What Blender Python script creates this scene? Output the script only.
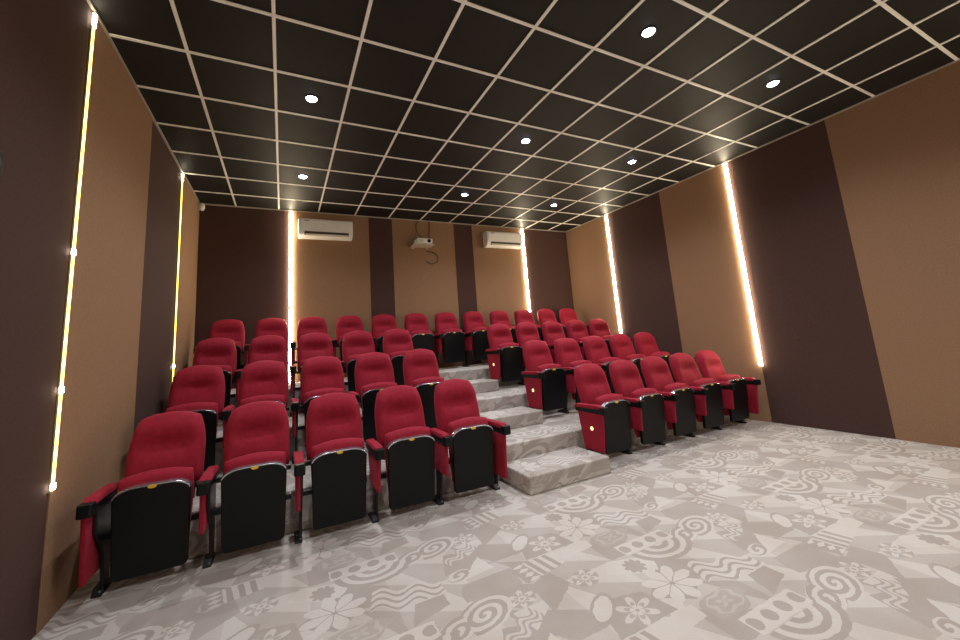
import bpy, bmesh, math
from mathutils import Vector, Matrix
PI = math.pi
scene = bpy.context.scene
COL = scene.collection
for o in list(bpy.data.objects):
    bpy.data.objects.remove(o)

# ------------------------------------------------------------------ camera
cam_d = bpy.data.cameras.new('camera')
cam_d.sensor_width = 36.0
cam_d.lens = 388.96 * 36.0 / 960.0
cam_d.shift_x = 4.02 / 960.0
cam_d.shift_y = -38.53 / 960.0
cam_d.clip_start = 0.02
cam = bpy.data.objects.new('camera', cam_d)
COL.objects.link(cam)
yaw, pitch, roll = 0.4659464, 0.1532693, -0.0716886
fw = Vector((math.sin(yaw) * math.cos(pitch), math.cos(yaw) * math.cos(pitch), math.sin(pitch)))
r0 = Vector((math.cos(yaw), -math.sin(yaw), 0))
u0 = r0.cross(fw)
rt = r0 * math.cos(roll) + u0 * math.sin(roll)
up = u0 * math.cos(roll) - r0 * math.sin(roll)
M = Matrix((rt, up, -fw)).transposed().to_4x4()
M.translation = Vector((0.6797, -2.7662, 1.3606))
cam.matrix_world = M
scene.camera = cam

# ------------------------------------------------------------------ exposure / world
scene.view_settings.view_transform = 'Standard'
scene.view_settings.look = 'None'
scene.view_settings.exposure = 0.0
scene.view_settings.gamma = 1.0
scene.view_settings.use_curve_mapping = False
world = bpy.data.worlds.new('world')
scene.world = world
world.use_nodes = True
world.node_tree.nodes['Background'].inputs[0].default_value = (0.9, 0.93, 1, 1)
world.node_tree.nodes['Background'].inputs[1].default_value = 0.02

DOWN_W = 112.0          # each ceiling downlight
DOWN_COL = (0.93, 0.95, 1.0)
STRIP_E = 62.0         # LED strips of the back and right walls
LEFT_E = 5.0           # recessed LED strips of the left wall
WARM = (1.0, 0.84, 0.58)

# room dimensions (metres)
XL, XR, YB, YF, ZC = -0.483, 6.623, 4.184, -5.6, 3.763
T = 0.61

# ------------------------------------------------------------------ helpers
def tag(o, label=None, cat=None, group=None, kind=None):
    if label: o['label'] = label
    if cat: o['category'] = cat
    if group: o['group'] = group
    if kind: o['kind'] = kind
    return o

def obj(name, bm, mats, parent=None, smooth=False, bevel=0.0, seg=2, sub=0, angle=35):
    me = bpy.data.meshes.new(name)
    bmesh.ops.recalc_face_normals(bm, faces=bm.faces)
    bm.to_mesh(me)
    bm.free()
    if not isinstance(mats, (list, tuple)): mats = [mats]
    for m in mats: me.materials.append(m)
    o = bpy.data.objects.new(name, me)
    COL.objects.link(o)
    if parent is not None: o.parent = parent
    if smooth:
        for p in me.polygons: p.use_smooth = True
    if bevel:
        b = o.modifiers.new('bevel', 'BEVEL'); b.width = bevel; b.segments = seg
        b.limit_method = 'ANGLE'; b.angle_limit = math.radians(angle)
    if sub:
        s = o.modifiers.new('sub', 'SUBSURF'); s.levels = sub; s.render_levels = sub
    return o

def empty(name, loc=(0, 0, 0)):
    o = bpy.data.objects.new(name, None)
    COL.objects.link(o)
    o.location = loc
    o.empty_display_size = 0.1
    return o

def box(bm, x0, x1, y0, y1, z0, z1, mi=0):
    vs = [bm.verts.new((x, y, z)) for x in (x0, x1) for y in (y0, y1) for z in (z0, z1)]
    for f in ((0, 1, 3, 2), (4, 6, 7, 5), (0, 4, 5, 1), (2, 3, 7, 6), (0, 2, 6, 4), (1, 5, 7, 3)):
        fc = bm.faces.new([vs[i] for i in f]); fc.material_index = mi
    return vs

def prism(bm, pts, axis, a, b, mi=0):
    """polygon pts extruded along axis from a to b; pts are the other two coords in order"""
    def mk(p, t):
        if axis == 'x': return (t, p[0], p[1])
        if axis == 'y': return (p[0], t, p[1])
        return (p[0], p[1], t)
    A = [bm.verts.new(mk(p, a)) for p in pts]
    B = [bm.verts.new(mk(p, b)) for p in pts]
    n = len(pts)
    bm.faces.new(A).material_index = mi
    bm.faces.new(B[::-1]).material_index = mi
    for i in range(n):
        j = (i + 1) % n
        bm.faces.new((A[i], B[i], B[j], A[j])).material_index = mi

def cyl(bm, c, axis, r, h, n=24, r2=None, mi=0):
    """solid cylinder / cone starting at c going +h along axis"""
    r2 = r if r2 is None else r2
    def mk(rr, t, k):
        a = 2 * PI * k / n
        p, q = rr * math.cos(a), rr * math.sin(a)
        if axis == 'z': return (c[0] + p, c[1] + q, c[2] + t)
        if axis == 'y': return (c[0] + p, c[1] + t, c[2] + q)
        return (c[0] + t, c[1] + p, c[2] + q)
    A = [bm.verts.new(mk(r, 0, k)) for k in range(n)]
    B = [bm.verts.new(mk(r2, h, k)) for k in range(n)]
    bm.faces.new(A).material_index = mi
    bm.faces.new(B).material_index = mi
    for i in range(n):
        j = (i + 1) % n
        bm.faces.new((A[i], B[i], B[j], A[j])).material_index = mi

def tube(bm, pts, r, n=8):
    pts = [Vector(p) for p in pts]
    rings = []
    for i, p in enumerate(pts):
        d = (pts[min(i + 1, len(pts) - 1)] - pts[max(i - 1, 0)]).normalized()
        s = d.cross(Vector((0.31, 0.87, 0.38))).normalized()
        t = d.cross(s).normalized()
        rings.append([bm.verts.new(p + r * (math.cos(2 * PI * k / n) * s + math.sin(2 * PI * k / n) * t)) for k in range(n)])
    for a, b in zip(rings, rings[1:]):
        for k in range(n):
            bm.faces.new((a[k], a[(k + 1) % n], b[(k + 1) % n], b[k]))
    bm.faces.new(rings[0]); bm.faces.new(rings[-1])

def curve_pts(ctrl, n=8):
    """Catmull-Rom through control points"""
    c = [Vector(p) for p in ctrl]
    c = [2 * c[0] - c[1]] + c + [2 * c[-1] - c[-2]]
    out = []
    for i in range(1, len(c) - 2):
        for k in range(n):
            t = k / n
            p0, p1, p2, p3 = c[i - 1:i + 3]
            out.append(0.5 * ((2 * p1) + (p2 - p0) * t + (2 * p0 - 5 * p1 + 4 * p2 - p3) * t * t + (3 * p1 - p0 - 3 * p2 + p3) * t ** 3))
    out.append(c[-2])
    return out

# ------------------------------------------------------------------ node maths
class NT:
    def __init__(s, mat):
        s.t = mat.node_tree; s.n = s.t.nodes; s.l = s.t.links
    def m(s, op, *a):
        nd = s.n.new('ShaderNodeMath'); nd.operation = op
        for i, v in enumerate(a):
            if isinstance(v, X): s.l.new(v.s, nd.inputs[i])
            else: nd.inputs[i].default_value = float(v)
        return X(s, nd.outputs[0])
class X:
    def __init__(s, nt, sock): s.nt, s.s = nt, sock
    def __add__(s, o): return s.nt.m('ADD', s, o)
    __radd__ = __add__
    def __sub__(s, o): return s.nt.m('SUBTRACT', s, o)
    def __rsub__(s, o): return s.nt.m('SUBTRACT', o, s)
    def __mul__(s, o): return s.nt.m('MULTIPLY', s, o)
    __rmul__ = __mul__
    def __truediv__(s, o): return s.nt.m('DIVIDE', s, o)
    def __lt__(s, o): return s.nt.m('LESS_THAN', s, o)
    def __gt__(s, o): return s.nt.m('GREATER_THAN', s, o)
    def abs(s): return s.nt.m('ABSOLUTE', s)
    def sin(s): return s.nt.m('SINE', s)
    def cos(s): return s.nt.m('COSINE', s)
    def sqrt(s): return s.nt.m('SQRT', s)
    def frac(s): return s.nt.m('FRACT', s)
    def mod(s, o): return s.nt.m('FLOORED_MODULO', s, o)
    def min(s, o): return s.nt.m('MINIMUM', s, o)
    def max(s, o): return s.nt.m('MAXIMUM', s, o)

def mat(name, color, rough=0.6, metal=0.0, noise=0.0, nscale=40.0, bump=0.0, bscale=300.0, sheen=0.0, spec=0.5, emit=None, es=0.0, coat=0.0):
    m = bpy.data.materials.new(name)
    m.use_nodes = True
    nt = m.node_tree
    b = nt.nodes['Principled BSDF']
    b.inputs['Base Color'].default_value = (*color, 1)
    b.inputs['Roughness'].default_value = rough
    b.inputs['Metallic'].default_value = metal
    b.inputs['Specular IOR Level'].default_value = spec
    if coat: b.inputs['Coat Weight'].default_value = coat
    if sheen:
        b.inputs['Sheen Weight'].default_value = sheen
        b.inputs['Sheen Roughness'].default_value = 0.45
        b.inputs['Sheen Tint'].default_value = (min(1, color[0] * 2.2 + .2), min(1, color[1] * 2 + .1), min(1, color[2] * 2 + .1), 1)
    if emit:
        b.inputs['Emission Color'].default_value = (*emit, 1)
        b.inputs['Emission Strength'].default_value = es
    tc = nt.nodes.new('ShaderNodeTexCoord')
    if noise:
        n = nt.nodes.new('ShaderNodeTexNoise'); n.inputs['Scale'].default_value = nscale; n.inputs['Detail'].default_value = 6
        nt.links.new(tc.outputs['Object'], n.inputs['Vector'])
        r = nt.nodes.new('ShaderNodeValToRGB')
        r.color_ramp.elements[0].position = 0.3; r.color_ramp.elements[1].position = 0.7
        r.color_ramp.elements[0].color = (*[c * (1 - noise) for c in color], 1)
        r.color_ramp.elements[1].color = (*[min(1, c * (1 + noise)) for c in color], 1)
        nt.links.new(n.outputs['Fac'], r.inputs['Fac'])
        nt.links.new(r.outputs['Color'], b.inputs['Base Color'])
    if bump:
        n2 = nt.nodes.new('ShaderNodeTexNoise'); n2.inputs['Scale'].default_value = bscale; n2.inputs['Detail'].default_value = 3
        nt.links.new(tc.outputs['Object'], n2.inputs['Vector'])
        bp = nt.nodes.new('ShaderNodeBump'); bp.inputs['Strength'].default_value = bump; bp.inputs['Distance'].default_value = 0.004
        nt.links.new(n2.outputs['Fac'], bp.inputs['Height'])
        nt.links.new(bp.outputs['Normal'], b.inputs['Normal'])
    return m

def carpet_material():
    m = mat('patchwork_carpet', (0.5, 0.46, 0.42), rough=0.95, spec=0.1)
    nt = NT(m)
    geo = nt.n.new('ShaderNodeNewGeometry')
    sp = nt.n.new('ShaderNodeSeparateXYZ')
    nt.l.new(geo.outputs['Position'], sp.inputs[0])
    wx, wy, wz = (X(nt, sp.outputs[i]) for i in range(3))
    no = nt.n.new('ShaderNodeTexNoise'); no.inputs['Scale'].default_value = 22; no.inputs['Detail'].default_value = 3
    nt.l.new(geo.outputs['Position'], no.inputs['Vector'])
    wob = (X(nt, no.outputs['Fac']) - 0.5) * 0.016
    TX, TY = 1.64, 0.77
    cx0, cy0 = 1.5, -1.26
    x = (wx - wz - cx0 + wob).mod(TX) + cx0
    y = (wy - wz - cy0 - wob).mod(TY) + cy0
    def poly(pts):       # convex, counter-clockwise -> mask
        d = None
        for i in range(len(pts)):
            (ax, ay), (bx, by) = pts[i], pts[(i + 1) % len(pts)]
            ex, ey = bx - ax, by - ay
            L = math.hypot(ex, ey)
            v = (y - ay) * (ex / L) - (x - ax) * (ey / L)
            d = v if d is None else d.min(v)
        return d > 0
    def loc(cx, cy, rot=0.0, sx=1.0, sy=1.0):
        c, s = math.cos(rot), math.sin(rot)
        dx, dy = x - cx, y - cy
        return (dx * c + dy * s) / sx, (dy * c - dx * s) / sy
    def polar(cx, cy, rot=0.0, sx=1.0, sy=1.0):
        a, b = loc(cx, cy, rot, sx, sy)
        return (a * a + b * b).sqrt(), nt.m('ARCTAN2', b, a)
    val = None
    LIGHT, DARK, MID = 1.0, 0.0, 0.45
    # patchwork ground: triangles from a sheared checker
    a = ((x + y * 0.55) / 0.41).frac(); b = ((y - x * 0.0) / 0.385).frac()
    tri = (a + b) > 1.0
    par = ((x / 0.82).frac() > 0.5)
    val = tri * 0.5 + par * 0.30 + 0.08
    def paint(mask, v):
        nonlocal val
        if isinstance(v, X): val = val + (v - val) * mask
        else: val = val + (v - val) * mask
    # large plain patches
    paint(poly([(1.56, -0.57), (1.56, -0.64), (1.90, -0.66), (1.91, -0.49), (1.60, -0.49)]), 0.12)
    paint(poly([(1.55, -1.12), (1.75, -1.18), (1.88, -0.98), (1.62, -0.90)]), 0.10)
    paint(poly([(1.62, -1.22), (1.84, -1.20), (1.80, -1.04)]), LIGHT)
    paint(poly([(1.76, -1.0), (1.98, -0.84), (1.72, -0.84)]), 0.9)
    paint(poly([(1.90, -0.95), (2.12, -0.80), (2.08, -0.66), (1.92, -0.70)]), 0.08)
    paint(poly([(2.24, -0.60), (2.49, -0.58), (2.50, -0.49), (2.17, -0.49)]), 0.95)
    paint(poly([(2.36, -1.26), (2.46, -1.26), (2.50, -1.20), (2.34, -1.22)]), LIGHT)
    paint(poly([(2.34, -0.86), (2.60, -1.0), (2.70, -0.86), (2.42, -0.76)]), LIGHT)
    paint(poly([(2.38, -1.12), (2.56, -1.25), (2.76, -1.12), (2.60, -0.97)]), 0.02)
    paint(poly([(2.98, -1.02), (3.12, -0.84), (3.12, -0.98)]), LIGHT)
    paint(poly([(2.90, -0.66), (3.12, -0.60), (3.12, -0.50), (2.96, -0.50)]), 0.05)
    paint(poly([(2.04, -1.25), (2.42, -1.25), (2.38, -1.06), (2.12, -1.00)]), 0.08)
    # eight-petal flower
    r, th = polar(2.57, -1.10, 0.2, 1.0, 0.85)
    cc = (th * 4.0).cos().abs()
    paint((r < cc * 0.075 + 0.10) * ((cc * r) > 0.012) * (r > 0.014), LIGHT)
    # dark flower silhouette
    r, th = polar(2.53, -0.88)
    paint(r < ((th * 4.5).sin().abs() * 0.02 + 0.05), 0.05)
    # ornate six-petal flowers
    for (cx, cy, R) in ((2.25, -1.15, 0.105), (1.82, -0.77, 0.07), (2.22, -0.81, 0.075)):
        r, th = polar(cx, cy, 0.3, 1.0, 0.85)
        petal = (th * 3.0).cos().abs() * R + 0.012
        paint(r < R * 1.12, 0.12)
        paint((r < petal) * (r > 0.012), 0.95)
        paint((r < petal * 0.62) * (r > R * 0.38), 0.2)
    # leaf
    r, th = polar(2.12, -1.05, 0.75, 1.5, 0.7)
    paint(r < 0.085, 0.08); paint(r < 0.066, LIGHT)
    # swirls: concentric rings
    for (cx, cy, R) in ((1.60, -0.77, 0.14), (3.08, -0.80, 0.10), (1.62, -1.16, 0.06)):
        r, th = polar(cx, cy, 0.4, 1.25, 0.8)
        paint(r < R, ((r * (2 * PI / 0.055) + th).sin() > 0.0) * 0.9 + 0.05)
    # arcs below the ladder
    r, th = polar(2.84, -0.78, 0.0, 1.3, 1.0)
    p, q = loc(2.84, -0.79)
    paint((r < 0.185) * (q < 0), ((r * (2 * PI / 0.062)).sin() > 0.1) * 0.9 + 0.05)
    # ladder of rounded squares
    p, q = loc(2.79, -0.725, 0.0)
    paint((p.abs() < 0.21) * (q.abs() < 0.058), LIGHT)
    sq = ((p / 0.115).frac() - 0.5).abs() * 0.115
    paint((p.abs() < 0.20) * ((sq * sq + q * q).sqrt() < 0.038), 0.08)
    # striped block with diamonds
    p, q = loc(2.06, -0.57, 0.18)
    blk = (p.abs() < 0.155) * (q.abs() < 0.085)
    paint(blk, ((p / 0.062).frac() < 0.5) * 0.95 + 0.03)
    dm = (((p + 0.09) / 0.05).abs() + (((q / 0.05).frac() - 0.5) * 2.0).abs()) < 0.8
    paint(blk * ((p + 0.09).abs() < 0.042), dm * 0.95 + 0.03)
    # zigzag waves
    p, q = loc(2.95, -1.17, -0.25)
    wv = q - ((p * (2 * PI / 0.2)).sin() * 0.03)
    box_ = (p.abs() < 0.2) * (wv.abs() < 0.085)
    paint(box_, ((wv / 0.056).frac() < 0.62) * 0.95 + 0.02)
    # mid-tone damask medallion
    r, th = polar(2.66, -0.56, 0.1, 1.25, 0.75)
    paint(r < ((th * 5.0).cos() * 0.012 + 0.12), 0.18)
    paint((r < 0.095) * ((r * 95.0 + (th * 4.0).cos() * 1.6).sin() > 0.35), 0.5)
    # curls
    p, q = loc(1.72, -0.95, 0.5)
    wv = q - (p * (2 * PI / 0.12)).sin() * 0.022
    paint((p.abs() < 0.13) * (wv.abs() < 0.042), ((wv.abs() - 0.018).abs() < 0.01) * 0.75 + 0.1)
    # fibres
    n1 = nt.n.new('ShaderNodeTexNoise'); n1.inputs['Scale'].default_value = 160; n1.inputs['Detail'].default_value = 2
    nt.l.new(geo.outputs['Position'], n1.inputs['Vector'])
    n3 = nt.n.new('ShaderNodeTexNoise'); n3.inputs['Scale'].default_value = 3.0; n3.inputs['Detail'].default_value = 3
    nt.l.new(geo.outputs['Position'], n3.inputs['Vector'])
    v = val * 0.86 + 0.07 + (X(nt, n1.outputs['Fac']) - 0.5) * 0.35
    mx = nt.n.new('ShaderNodeMix'); mx.data_type = 'RGBA'
    mx.inputs['A'].default_value = (0.355, 0.312, 0.280, 1)
    mx.inputs['B'].default_value = (0.57, 0.53, 0.495, 1)
    nt.l.new(v.s, mx.inputs['Factor'])
    mx2 = nt.n.new('ShaderNodeMix'); mx2.data_type = 'RGBA'; mx2.blend_type = 'MULTIPLY'
    mx2.inputs['Factor'].default_value = 1.0
    rmp = nt.n.new('ShaderNodeValToRGB')
    rmp.color_ramp.elements[0].position = 0.35; rmp.color_ramp.elements[0].color = (0.92, 0.89, 0.86, 1)
    rmp.color_ramp.elements[1].position = 0.65; rmp.color_ramp.elements[1].color = (1, 1, 1, 1)
    nt.l.new(n3.outputs['Fac'], rmp.inputs['Fac'])
    nt.l.new(mx.outputs['Result'], mx2.inputs['A'])
    nt.l.new(rmp.outputs['Color'], mx2.inputs['B'])
    bs = nt.n['Principled BSDF']
    nt.l.new(mx2.outputs['Result'], bs.inputs['Base Color'])
    bp = nt.n.new('ShaderNodeBump'); bp.inputs['Strength'].default_value = 0.35; bp.inputs['Distance'].default_value = 0.004
    hh = (X(nt, n1.outputs['Fac']) * 0.8 + val * 0.6)
    nt.l.new(hh.s, bp.inputs['Height'])
    nt.l.new(bp.outputs['Normal'], bs.inputs['Normal'])
    return m

CARPET = carpet_material()
M_DARKWALL = mat('dark_brown_fabric', (0.075, 0.040, 0.033), rough=0.9, noise=0.10, nscale=60, bump=0.25, bscale=220, spec=0.2)
M_TAN = mat('tan_fabric', (0.300, 0.175, 0.100), rough=0.9, noise=0.08, nscale=60, bump=0.25, bscale=220, spec=0.2)
M_TILE = mat('black_ceiling_tile', (0.016, 0.0145, 0.013), rough=0.6, noise=0.12, nscale=3, bump=0.15, bscale=120, spec=0.22)
M_GRID = mat('cream_metal', (0.95, 0.93, 0.87), rough=0.4, noise=0.03, nscale=10)
M_TRIM = mat('grey_trim_metal', (0.42, 0.38, 0.33), rough=0.45, noise=0.05, nscale=12)
M_RED = mat('red_velour', (0.280, 0.011, 0.028), rough=0.8, noise=0.13, nscale=30, bump=0.2, bscale=260, sheen=0.25, spec=0.2)
M_BLACK = mat('black_plastic', (0.003, 0.0035, 0.004), rough=0.42, spec=0.25, noise=0.15, nscale=50, bump=0.08, bscale=400)
M_STEEL = mat('black_steel', (0.006, 0.006, 0.007), rough=0.35, metal=0.2, noise=0.1, nscale=30)
M_RIM = mat('polished_rim', (0.50, 0.52, 0.58), rough=0.22, metal=0.9, noise=0.05, nscale=30)
M_TAG = mat('yellow_plate', (0.80, 0.50, 0.05), rough=0.4, noise=0.05, nscale=90)
M_BOLT = mat('bolt_steel', (0.45, 0.45, 0.45), rough=0.3, metal=1.0, noise=0.05, nscale=90)
M_WHITE = mat('white_plastic', (0.88, 0.86, 0.80), rough=0.35, noise=0.02, nscale=12)
M_WHITE2 = mat('off_white_plastic', (0.60, 0.57, 0.50), rough=0.4, noise=0.03, nscale=12)
M_SLOT = mat('dark_louvre', (0.05, 0.04, 0.035), rough=0.5, noise=0.1, nscale=60)
M_GLASSB = mat('lens_glass', (0.005, 0.005, 0.008), rough=0.05, noise=0.05, nscale=60, coat=1.0)
M_WOOD = mat('pale_shelf_board', (0.62, 0.54, 0.43), rough=0.5, noise=0.12, nscale=25)
M_CABLE = mat('brown_cable', (0.10, 0.065, 0.04), rough=0.5, noise=0.05, nscale=60)
M_LAMP = mat('cold_lamp_lens', (0.9, 0.9, 0.9), rough=0.4, noise=0.02, nscale=10, emit=(0.72, 0.80, 1.0), es=40.0)
M_LED = mat('warm_led_diffuser', (0.9, 0.85, 0.7), rough=0.5, noise=0.02, nscale=10, emit=WARM, es=STRIP_E)
M_LEDL = mat('warm_led_tape', (0.9, 0.8, 0.5), rough=0.5, noise=0.02, nscale=10, emit=(1.0, 0.70, 0.13), es=LEFT_E)
M_LEDBEAD = mat('bright_glow_bead', (0.9, 0.8, 0.6), rough=0.5, noise=0.02, nscale=10, emit=(1.0, 0.9, 0.7), es=35.0)  # glowing beads added to the left strips for glints and ceiling glow
M_ALU = mat('aluminium_channel', (0.55, 0.52, 0.47), rough=0.4, metal=0.6, noise=0.05, nscale=30)
M_BADGE = mat('aisle_badge', (0.95, 0.8, 0.45), rough=0.4, noise=0.02, nscale=60, emit=(1.0, 0.78, 0.35), es=1.3)

# ------------------------------------------------------------------ room shell
def struct(name, bm, mats, **k):
    return tag(obj(name, bm, mats, **k), kind='structure')

bm = bmesh.new(); box(bm, XL - 0.2, XR + 0.2, YF - 0.2, YB + 0.2, -0.15, 0)
tag(struct('floor', bm, CARPET), 'pale patchwork-pattern carpet floor')
bm = bmesh.new(); box(bm, XL - 0.2, XR + 0.2, YF - 0.2, YB + 0.2, ZC, ZC + 0.15)
tag(struct('ceiling', bm, M_TILE), 'black square-tile ceiling')

def wall_panels(name, axis, pos, spans, label):
    """panels of fabric: spans = [(a, b, 'T' or 'D')]; tan panels stand 8 mm proud"""
    bm = bmesh.new()
    for a, b, k in spans:
        mi = 0 if k == 'T' else 1
        pr = 0.006 if k == 'T' else 0.0
        if axis == 'y':
            box(bm, a, b, pos - pr, pos + 0.15, -0.1, ZC, mi)
        elif pos < 0:
            box(bm, pos - 0.15, pos + pr, a, b, -0.1, ZC, mi)
        else:
            box(bm, pos - pr, pos + 0.15, a, b, -0.1, ZC, mi)
    return tag(struct(name, bm, [M_TAN, M_DARKWALL]), label)

wall_panels('wall_back', 'y', YB, [(XL - .15, 0.79, 'D'), (0.79, 2.07, 'T'), (2.07, 2.50, 'D'), (2.50, 3.75, 'T'),
            (3.75, 4.16, 'D'), (4.16, 5.39, 'T'), (5.39, XR + .15, 'D')], 'back wall in dark brown and tan fabric panels')
wall_panels('wall_left', 'x', XL, [(2.99, YB, 'T'), (1.73, 2.99, 'D'), (0.38, 1.73, 'T'), (-1.6, 0.38, 'D'), (-2.9, -1.6, 'T'),
            (-4.2, -2.9, 'D'), (YF, -4.2, 'T')], 'left wall in dark brown and tan fabric panels')
wall_panels('wall_right', 'x', XR, [(2.88, YB, 'T'), (1.62, 2.88, 'D'), (0.45, 1.62, 'T'), (-0.76, 0.45, 'D'), (-2.9, -0.76, 'T'),
            (-4.2, -2.9, 'D'), (YF, -4.2, 'T')], 'right wall in dark brown and tan fabric panels')
bm = bmesh.new(); box(bm, XL - .15, XR + .15, YF - .15, YF, -0.1, ZC)
struct('wall_front', bm, M_DARKWALL)

# ceiling T-grid
bm = bmesh.new()
gw = 0.012
for i in range(0, 11):
    x = i * T
    box(bm, x - gw, x + gw, YF, YB, ZC - 0.008, ZC + 0.002)
j = 6
while j * T > YF:
    y = j * T
    box(bm, XL, XR, y - gw, y + gw, ZC - 0.0082, ZC + 0.0018)
    j -= 1
tag(struct('trim_1', bm, M_GRID), 'cream metal ceiling grid')
bm = bmesh.new()
box(bm, XL, XR, YB - 0.018, YB, ZC - 0.02, ZC - 0.002)
box(bm, XL, XL + 0.018, YF, YB, ZC - 0.02, ZC - 0.0025)
box(bm, XR - 0.018, XR, YF, YB, ZC - 0.02, ZC - 0.003)
tag(struct('trim_2', bm, M_TRIM), 'thin metal edge angle between walls and ceiling')

# ------------------------------------------------------------------ platforms and steps
PLAT = [(0.84, 0.31), (1.88, 0.62), (2.95, 0.93)]
for k, (y0, z1) in enumerate(PLAT):
    y1 = PLAT[k + 1][0] if k < 2 else YB
    bm = bmesh.new(); box(bm, XL, XR, y0, y1 + (0.0 if k == 2 else 0.0), 0, z1)
    tag(struct('seating_platform', bm, CARPET, bevel=0.012, seg=2), ['lowest', 'middle', 'highest'][k] + ' carpeted seating platform')
STEP = [(0.33, 0.84, 0, 0.155, 2.62), (1.40, 1.88, 0.31, 0.465, 2.60), (2.47, 2.95, 0.62, 0.775, 2.60)]
for k, (y0, y1, z0, z1, x0) in enumerate(STEP):
    bm = bmesh.new(); box(bm, x0, 3.57, y0, y1, z0, z1)
    tag(struct('aisle_step', bm, CARPET, bevel=0.014, seg=3), ['carpeted box step on the floor', 'carpeted box step on the lowest platform', 'carpeted box step on the middle platform'][k])

# ------------------------------------------------------------------ LED strips
def led_strip(wall, a, z0, label, left=False):
    n = Vector({'B': (0, -1, 0), 'R': (-1, 0, 0), 'L': (1, 0, 0)}[wall])
    if wall == 'B': loc = (a, YB - 0.006, z0)
    elif wall == 'R': loc = (XR - 0.006, a, z0)
    else: loc = (XL + 0.006, a, z0)
    e = tag(empty('led_strip', loc), label, 'light strip', 'vertical LED strips on the walls')
    h = ZC - 0.03 - z0
    def bx(name, w, d0, d1, za, zb, m, par):
        bm = bmesh.new()
        if wall == 'B': box(bm, -w, w, -d1, -d0, za, zb)
        elif wall == 'R': box(bm, -d1, -d0, -w, w, za, zb)
        else: box(bm, d0, d1, -w, w, za, zb)
        return obj(name, bm, m, par)
    w = 0.008 if left else 0.020
    ch = bx('channel', w + 0.002, -0.004, 0.004, -0.01, h, M_ALU, e)
    bx('diffuser', w, 0.004, 0.012 if left else 0.022, 0, h - 0.001, M_LEDL if left else M_LED, e)
    return e, bx, h
led_strip('B', 0.79, 0.94, 'warm LED strip on the back wall, left of the air conditioner nearest the left wall')
led_strip('B', 5.39, 1.35, 'warm LED strip on the back wall, beside the air conditioner on the right')
led_strip('R', 2.88, 1.33, 'warm LED strip on the right wall, the one nearer the back corner')
led_strip('R', 0.45, 0.76, 'warm LED strip on the right wall, ending above the front row of seats')
e, bx, h = led_strip('L', 0.38, 0.71, 'thin yellow LED strip on the left wall, nearest the camera', True)
for z in (0.005, 0.53, 1.35, h - 0.10): bx('led_glow_bead', 0.013, 0.003, 0.016, z, z + (0.09 if z > 2 else 0.03), M_LEDBEAD, e)  # beads stand in for bright glints, top one added for ceiling glow
e, bx, h = led_strip('L', 2.99, 1.02, 'thin yellow LED strip on the left wall, near the back corner', True)
for z in (0.29, h - 0.10): bx('led_glow_bead', 0.013, 0.003, 0.016, z, z + (0.09 if z > 2 else 0.04), M_LEDBEAD, e)  # one glint bead, plus a top bead added to light the ceiling

led_strip('R', -2.9, 0.5, 'added warm fill strip on the right wall, out of view level with the camera')  # unseen strip, added to brighten the ceiling grid
led_strip('L', -2.9, 0.5, 'added warm fill strip on the left wall, out of view level with the camera')  # left-wall counterpart, also unseen and added as fill light

# projection screen on the front wall, opposite the projector
e = tag(empty('projection_screen', (3.07, YF + 0.001, 0.85)), 'large white projection screen with black frame on the front wall', 'screen')
bm = bmesh.new(); box(bm, -2.3, 2.3, 0.015, 0.03, 0.06, 2.55)
obj('screen_surface', bm, M_WHITE, e)
bm = bmesh.new()
box(bm, -2.37, 2.37, 0, 0.05, 0, 0.07); box(bm, -2.37, 2.37, 0, 0.05, 2.54, 2.61)
box(bm, -2.37, -2.29, 0, 0.05, 0.07, 2.54); box(bm, 2.29, 2.37, 0, 0.05, 0.07, 2.54)
obj('frame', bm, M_BLACK, e, bevel=0.004)

# ------------------------------------------------------------------ ceiling downlights
names = {(1.5, 1.5): 'round ceiling downlight nearest the left wall, front one of its pair',
         (1.5, 4.5): 'round ceiling downlight near the left wall, back one close to the LED strip',
         (5.5, 1.5): 'round ceiling downlight in the middle column, second from the back wall',
         (5.5, -1.5): 'round ceiling downlight in the middle column, nearest the camera',
         (5.5, 4.5): 'round ceiling downlight in the middle column, nearest the projector',
         (8.5, -1.5): 'round ceiling downlight in the right column, nearest the camera',
         (8.5, 1.5): 'round ceiling downlight in the right column, second from the back wall',
         (8.5, 4.5): 'round ceiling downlight in the right column, nearest the back wall'}
def downlight(i, j):
    x, y = i * T, j * T
    lab = names.get((i, j)) or 'round ceiling downlight out of view, %s column, %s' % ({1.5: 'left', 5.5: 'middle', 8.5: 'right'}[i], {-1.5: 'above the camera', -4.5: 'behind the camera', -7.5: 'farthest behind the camera'}[j])
    e = tag(empty('downlight', (x, y, ZC)), lab, 'ceiling light', 'round ceiling downlights')
    bm = bmesh.new()
    n = 32
    prof = [(0.050, 0.0), (0.050, -0.004), (0.058, -0.007), (0.066, -0.004), (0.066, 0.0)]
    rings = [[bm.verts.new((r * math.cos(2 * PI * k / n), r * math.sin(2 * PI * k / n), z)) for k in range(n)] for r, z in prof]
    for a, b in zip(rings, rings[1:]):
        for k in range(n): bm.faces.new((a[k], a[(k + 1) % n], b[(k + 1) % n], b[k]))
    obj('bezel', bm, M_BLACK, e, smooth=True)
    bm = bmesh.new(); cyl(bm, (0, 0, -0.014), 'z', 0.036, 0.013, 24, r2=0.050)
    obj('lens', bm, M_LAMP, e)
    ld = bpy.data.lights.new('downlight_lamp', 'SPOT')
    ld.energy = DOWN_W; ld.color = DOWN_COL; ld.spot_size = math.radians(140); ld.spot_blend = 1.0; ld.shadow_soft_size = 0.05
    lo = bpy.data.objects.new('downlight_lamp', ld); COL.objects.link(lo)
    lo.parent = e; lo.location = (0, 0, -0.03)
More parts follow.
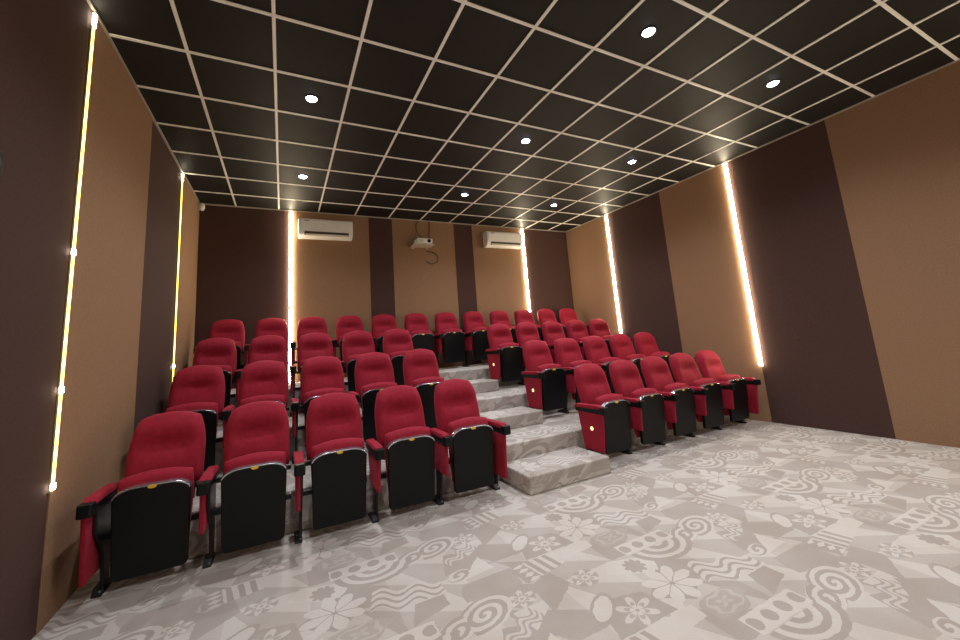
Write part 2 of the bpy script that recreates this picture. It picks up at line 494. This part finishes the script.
for i in (1.5, 5.5, 8.5):
    for j in (4.5, 1.5, -1.5, -4.5):
        downlight(i, j)

# ------------------------------------------------------------------ theatre chairs
Y0 = 0.60     # local y=0 is world y=0.60 in the front row

def cushion(W, Wb, H, thick, k, feat, na=18, nb=22, back=0.0):
    """upholstered slab in local XZ (z 0..H), front towards -y; rounded top corners"""
    bm = bmesh.new()
    def pt(i, j, front):
        a = -1 + 2 * i / na; b = -1 + 2 * j / nb
        a = math.sin(a * PI / 2) * 0.35 + a * 0.65; b = math.sin(b * PI / 2) * 0.35 + b * 0.65
        w = Wb + (W - Wb) * (b + 1) / 2
        kb = k if b > 0 else k * 0.25
        x = a * w * math.sqrt(1 - kb * b * b / 2)
        z = b * math.sqrt(1 - (k if b > 0 else k * 0.15) * a * a / 2)
        z = (z + 1) / 2 * H
        ea = max(0, 1 - abs(a) ** 5); eb = max(0, 1 - abs(b) ** 6)
        env = (ea * eb) ** 0.5
        y = -(thick * (0.35 + 0.65 * env) + feat(a, b) * env) if front else back * env
        return (x, y, z)
    F = [[bm.verts.new(pt(i, j, True)) for j in range(nb + 1)] for i in range(na + 1)]
    B = [[bm.verts.new(pt(i, j, False)) for j in range(nb + 1)] for i in range(na + 1)]
    for i in range(na):
        for j in range(nb):
            bm.faces.new((F[i][j], F[i + 1][j], F[i + 1][j + 1], F[i][j + 1]))
            bm.faces.new((B[i][j], B[i][j + 1], B[i + 1][j + 1], B[i + 1][j]))
    edge = [(i, 0) for i in range(na)] + [(na, j) for j in range(nb)] + [(i, nb) for i in range(na, 0, -1)] + [(0, j) for j in range(nb, 0, -1)]
    for p, q in zip(edge, edge[1:] + edge[:1]):
        bm.faces.new((F[p[0]][p[1]], B[p[0]][p[1]], B[q[0]][q[1]], F[q[0]][q[1]]))
    return bm

def xform(bm, tilt, loc):
    bmesh.ops.transform(bm, matrix=Matrix.Translation(loc) @ Matrix.Rotation(tilt, 4, 'X'), verts=bm.verts)
    return bm

def g(v, c, s): return math.exp(-((v - c) / s) ** 2)
def back_feat(a, b):
    head = 0.031 * g(b, 0.55, 0.36)
    rec = -0.034 * g(b, 0.10, 0.17) * g(a, 0, 0.55)
    lum = 0.014 * g(b, -0.42, 0.30) * g(a, 0, 0.5)
    side = 0.020 * (g(a, 0.86, 0.22) + g(a, -0.86, 0.22)) * g(b, -0.15, 0.75)
    return head + rec + lum + side

def rounded_top(w, wb, z0, z1, r, n=8, rb=0.0):
    pts = [(-wb, z0), (wb, z0)] if not rb else []
    if rb:
        for k in range(n + 1):
            t = -PI / 2 + PI / 2 * k / n
            pts.append((wb - rb + rb * math.cos(t), z0 + rb + rb * math.sin(t)))
    for k in range(n + 1):
        t = PI / 2 * k / n
        pts.append((w - r + r * math.cos(t), z1 - r * 0.55 + r * 0.55 * math.sin(t)))
    for k in range(n + 1):
        t = PI / 2 + PI / 2 * k / n
        pts.append((-w + r + r * math.cos(t), z1 - r * 0.55 + r * 0.55 * math.sin(t)))
    if rb:
        for k in range(n + 1):
            t = PI + PI / 2 * k / n
            pts.append((-wb + rb + rb * math.cos(t), z0 + rb + rb * math.sin(t)))
    return pts

MESH = {}
def part(name, maker, mats, parent, key=None, loc=(0, 0, 0), **kw):
    key = key or name
    if key not in MESH:
        o = obj(name, maker(), mats, parent, **kw)
        MESH[key] = o
        o.location = loc
        return o
    src = MESH[key]
    o = src.copy(); COL.objects.link(o); o.parent = parent; o.location = loc
    return o

def mk_back(): return xform(cushion(0.214, 0.224, 0.505, 0.070, 0.62, back_feat, back=0.032), -0.30, (0, 0.165, 0.525))
def mk_shell():
    bm = bmesh.new(); prism(bm, rounded_top(0.175, 0.175, -0.10, 0.465, 0.11), 'y', 0.018, 0.042)
    return xform(bm, -0.30, (0, 0.165, 0.525))
def mk_seat():
    def f(a, b): return 0.0
    return xform(cushion(0.210, 0.172, 0.525, 0.080, 0.40, f, back=0.055), 0.06, (0, 0.025, 0.165))
def mk_pan():
    bm = bmesh.new(); prism(bm, rounded_top(0.198, 0.188, -0.035, 0.492, 0.12, rb=0.03), 'y', -0.030, 0.012)
    return xform(bm, 0.075, (0, -0.055, 0.135))
def mk_rim():
    bm = bmesh.new()
    pts = rounded_top(0.200, 0.190, 0, 0.496, 0.12)
    top = [p for p in pts if p[1] > 0.435]
    inner = [(p[0] * 0.975, p[1] - 0.009) for p in top]
    prism(bm, top + inner[::-1], 'y', -0.033, 0.014)
    return xform(bm, 0.075, (0, -0.055, 0.135))
def mk_tag():
    bm = bmesh.new(); prism(bm, [(0.023 * math.cos(t), 0.484 + 0.011 * math.sin(t)) for t in [2 * PI * k / 16 for k in range(16)]], 'y', -0.0355, -0.030)
    return xform(bm, 0.075, (0, -0.055, 0.135))
def mk_leg():
    bm = bmesh.new()
    prism(bm, [(0.070, 0.015), (0.135, 0.015), (0.150, 0.53), (-0.12, 0.53), (-0.11, 0.40), (0.02, 0.24)], 'x', 0.004, 0.026)
    return bm
def mk_foot():
    bm = bmesh.new()
    prism(bm, [(0.03, 0.0), (0.225, 0.0), (0.225, 0.010), (0.150, 0.045), (0.065, 0.045), (0.03, 0.012)], 'x', -0.026, 0.026)
    return bm
def mk_bolt():
    bm = bmesh.new(); cyl(bm, (0.012, 0.045, 0.012), 'z', 0.008, 0.016, 6)
    return bm
def mk_panel():
    bm = bmesh.new()
    prism(bm, [(-0.165, 0.150), (0.115, 0.150), (0.175, 0.535), (-0.205, 0.535)], 'x', -0.024, 0.004)
    return bm
def mk_panel_mid():
    bm = bmesh.new()
    prism(bm, [(-0.185, 0.285), (0.095, 0.285), (0.175, 0.535), (-0.205, 0.535)], 'x', -0.022, 0.004)
    return bm
def mk_arm():
    bm = bmesh.new()
    prism(bm, [(-0.215, 0.530), (0.20, 0.530), (0.21, 0.572), (-0.215, 0.580)], 'x', -0.027, 0.027)
    return bm
def mk_pad():
    bm = bmesh.new()
    prism(bm, [(-0.185, 0.580), (0.215, 0.570), (0.215, 0.598), (0.17, 0.612), (-0.15, 0.620), (-0.185, 0.606)], 'x', -0.033, 0.033)
    return bm
def mk_cap():
    bm = bmesh.new()
    prism(bm, [(-0.036, -0.232), (-0.022, -0.240), (0.022, -0.240), (0.036, -0.232), (0.037, -0.180), (-0.037, -0.180)], 'z', 0.530, 0.606)
    return bm
def mk_hinge():
    bm = bmesh.new()
    box(bm, -0.262, 0.230, 0.080, 0.112, 0.300, 0.335)
    box(bm, -0.262, 0.230, 0.120, 0.140, 0.500, 0.530)
    return bm
def mk_badge():
    bm = bmesh.new(); prism(bm, [(-0.03 + 0.021 * math.cos(t), 0.375 + 0.021 * math.sin(t)) for t in [2 * PI * k / 20 for k in range(20)]], 'x', -0.029, -0.022)
    return bm

def standard(root, x, badge=False, end=False):
    l = part('leg', mk_leg, M_STEEL, root, loc=(x, 0, 0), bevel=0.005)
    f = part('foot', mk_foot, M_STEEL, l, bevel=0.004)
    part('bolt', mk_bolt, M_BOLT, l)
    if badge or end: p = part('side_panel', mk_panel, M_RED, root, loc=(x, 0, 0), bevel=0.010, seg=3)
    else: p = part('side_panel', mk_panel_mid, M_RED, root, key='mid_panel', loc=(x, 0, 0), bevel=0.010, seg=3)
    if badge: part('aisle_badge', mk_badge, M_BADGE, p, bevel=0.002)
    a = part('armrest', mk_arm, M_BLACK, root, loc=(x, 0, 0), bevel=0.006)
    part('arm_pad', mk_pad, M_RED, a, bevel=0.012, seg=3)
    part('arm_cap', mk_cap, M_BLACK, a, bevel=0.008, seg=3)

def chair(x, y, z, hp, first=False, right=False, badge=False, label='', group=''):
    r = tag(empty('theater_chair', (x, y, z)), label, 'chair', group)
    part('backrest', mk_back, M_RED, r, smooth=True)
    part('back_shell', mk_shell, M_BLACK, r, bevel=0.006)
    part('seat_cushion', mk_seat, M_RED, r, smooth=True)
    p = part('seat_pan', mk_pan, M_BLACK, r, bevel=0.010, seg=3)
    part('metal_rim', mk_rim, M_RIM, p, bevel=0.001, seg=1)
    part('number_tag', mk_tag, M_TAG, p)
    part('support_rail', mk_hinge, M_STEEL, r, bevel=0.003)
    standard(r, -hp, badge, first)
    if right: standard(r, hp, False, True)
    return r

ORD = ['first', 'second', 'third', 'fourth', 'fifth', 'sixth', 'seventh', 'eighth', 'ninth', 'tenth', 'eleventh', 'twelfth']
ROWS = [(0.0, 0.0, 'front row'), (1.04, 0.31, 'second row'), (2.06, 0.62, 'third row')]
for ri, (dy, z, rn) in enumerate(ROWS):
    for k in range(5):                     # left block
        if k == 0: w = 'against the left wall'
        elif k == 4: w = 'beside the aisle'
        else: w = ORD[k] + ' from the left wall'
        chair(-0.325 + 0.557 * (k + 0.5), Y0 + dy, z, 0.2785, first=(k == 0), right=(k == 4),
              label='red folding seat, %s left of the steps, %s' % (rn, w), group='red theatre seats left of the steps')
    for k in range(5):                     # right block
        if k == 0: w = 'beside the aisle'
        elif k == 4: w = 'against the right wall'
        else: w = ORD[k] + ' from the steps'
        chair(3.62 + 0.545 * (k + 0.5), Y0 + dy, z, 0.2725, right=(k == 4), badge=(k == 0),
              label='red folding seat, %s right of the steps, %s' % (rn, w), group='red theatre seats right of the steps')
for k in range(12):
    if k == 0: w = 'in the left corner'
    elif k == 11: w = 'in the right corner'
    elif k < 6: w = ORD[k] + ' from the left wall'
    else: w = ORD[11 - k] + ' from the right wall'
    chair(-0.325 + 0.568 * (k + 0.5), Y0 + 3.08, 0.93, 0.284, first=(k == 0), right=(k == 11),
          label='red theatre seat in the back row on the top platform, ' + w, group='red theatre seats in the back row')

# ------------------------------------------------------------------ air conditioners
def aircon(x, z, w, label):
    e = tag(empty('air_conditioner', (x, YB - 0.006, z)), label, 'air conditioner', 'white wall air conditioners')
    hw = w / 2
    bm = bmesh.new()
    prism(bm, [(0, 0), (-0.10, 0.0), (-0.165, 0.045), (-0.195, 0.10), (-0.20, 0.27), (-0.17, 0.315), (0, 0.325)], 'x', -hw, hw)
    obj('body', bm, M_WHITE, e, bevel=0.012, seg=3)
    bm = bmesh.new(); box(bm, -hw + 0.03, hw - 0.03, -0.206, -0.19, 0.115, 0.285)
    f = obj('front_cover', bm, M_WHITE, e, bevel=0.006)
    bm = bmesh.new(); box(bm, -hw + 0.09, -hw + 0.16, -0.2085, -0.205, 0.262, 0.272)
    obj('maker_mark', bm, M_SLOT, f)
    bm = bmesh.new(); cyl(bm, (hw - 0.24, -0.209, 0.205), 'y', 0.022, 0.004, 16)
    obj('indicator', bm, M_WHITE, f)
    bm = bmesh.new()
    prism(bm, [(-0.160, 0.030), (-0.200, 0.085), (-0.188, 0.094), (-0.150, 0.040)], 'x', -hw + 0.09, hw - 0.07)
    s = obj('air_outlet', bm, M_SLOT, e)
    bm = bmesh.new()
    prism(bm, [(-0.172, 0.030), (-0.186, 0.050), (-0.183, 0.054), (-0.168, 0.034)], 'x', -hw + 0.10, hw - 0.08)
    obj('louvre', bm, M_WHITE2, s)
aircon(1.33, 3.27, 0.86, 'white wall air conditioner on the left, next to the tall LED strip')
aircon(4.83, 3.27, 0.86, 'white wall air conditioner on the right, touching the right LED strip')

# ------------------------------------------------------------------ projector on its shelf
e = tag(empty('projector_shelf', (3.02, YB - 0.006, 3.185)), 'pale thin wall shelf holding the projector', 'shelf')
bm = bmesh.new(); box(bm, -0.19, 0.21, -0.25, 0, 0.027, 0.045)
obj('board', bm, M_WOOD, e, bevel=0.003)
for x in (-0.14, 0.14):
    bm = bmesh.new(); prism(bm, [(-0.20, 0.027), (0, 0.027), (0, -0.006), (-0.012, -0.006), (-0.03, 0.010), (-0.20, 0.018)], 'x', x - 0.008, x + 0.008)
    obj('bracket', bm, M_WOOD, e, bevel=0.002)
e = tag(empty('projector', (3.05, YB - 0.14, 3.2305)), 'white projector with a dark lens on the wall shelf', 'projector')
bm = bmesh.new(); box(bm, -0.150, 0.150, -0.105, 0.095, 0.010, 0.108)
obj('body', bm, M_WHITE, e, bevel=0.014, seg=3)
bm = bmesh.new(); cyl(bm, (0.080, -0.120, 0.058), 'y', 0.034, 0.02, 28)
l = obj('lens', bm, M_SLOT, e, bevel=0.003)
bm = bmesh.new(); cyl(bm, (0.080, -0.123, 0.058), 'y', 0.025, 0.006, 28)
obj('lens_glass', bm, M_GLASSB, l)
bm = bmesh.new()
for k in range(6): box(bm, -0.115 + 0.014 * k, -0.108 + 0.014 * k, -0.109, -0.102, 0.035, 0.085)
obj('vent_grille', bm, M_WHITE2, e)
bm = bmesh.new()
for x in (-0.12, 0.12): cyl(bm, (x, -0.07, 0), 'z', 0.012, 0.012, 12); cyl(bm, (x, 0.06, 0), 'z', 0.012, 0.012, 12)
obj('foot_pads', bm, M_SLOT, e)
YW = YB - 0.014
for ctrl, lab in (([(3.23, YW, ZC - 0.02), (3.24, YW - .004, 3.62), (3.22, YW, 3.47), (3.25, YW - .02, 3.38), (3.16, YW - .04, 3.35), (3.10, YW - .05, 3.32)], 'dark cable running from the ceiling down to the projector'),
                  ([(3.15, YW, 3.150), (3.30, YW - .01, 3.12), (3.38, YW, 3.03), (3.34, YW - .006, 2.93), (3.22, YW, 2.90), (3.14, YW - .004, 2.95)], 'dark cable loop hanging below the projector shelf'),
                  ([(3.02, YW, ZC - 0.03), (2.96, YW - .004, 3.64), (2.99, YW, 3.50), (3.08, YW - .02, 3.41), (3.02, YW - .04, 3.345)], 'thin cable curled on the wall above the projector')):
    bm = bmesh.new(); tube(bm, curve_pts(ctrl, 8), 0.006 if 'thin' in lab else 0.009)
    tag(obj('cable', bm, M_CABLE, smooth=True), lab, 'cable')

# ------------------------------------------------------------------ corner sensor and wall box
e = tag(empty('motion_sensor', (XL + 0.02, YB - 0.10, 3.62)), 'small white sensor mounted high in the left back corner', 'sensor')
bm = bmesh.new(); box(bm, -0.014, 0.0, -0.03, 0.03, 0.0, 0.10)
obj('mount', bm, M_WHITE2, e, bevel=0.004)
bm = bmesh.new()
bmesh.ops.create_uvsphere(bm, u_segments=20, v_segments=12, radius=0.042)
bmesh.ops.transform(bm, matrix=Matrix.Translation((0.035, -0.01, 0.05)) @ Matrix.Diagonal((0.9, 0.8, 1.5, 1)), verts=bm.verts)
obj('housing', bm, M_WHITE, e, smooth=True)
e = tag(empty('wall_socket_box', (XL + 0.001, -0.452, 2.22)), 'small black box on the left wall at the edge of view', 'wall box')
bm = bmesh.new(); box(bm, 0, 0.045, -0.05, 0.05, 0, 0.12)
obj('housing', bm, M_BLACK, e, bevel=0.006)
bm = bmesh.new(); cyl(bm, (0.044, 0, 0.06), 'x', 0.025, 0.005, 16)
obj('dial', bm, M_SLOT, e)
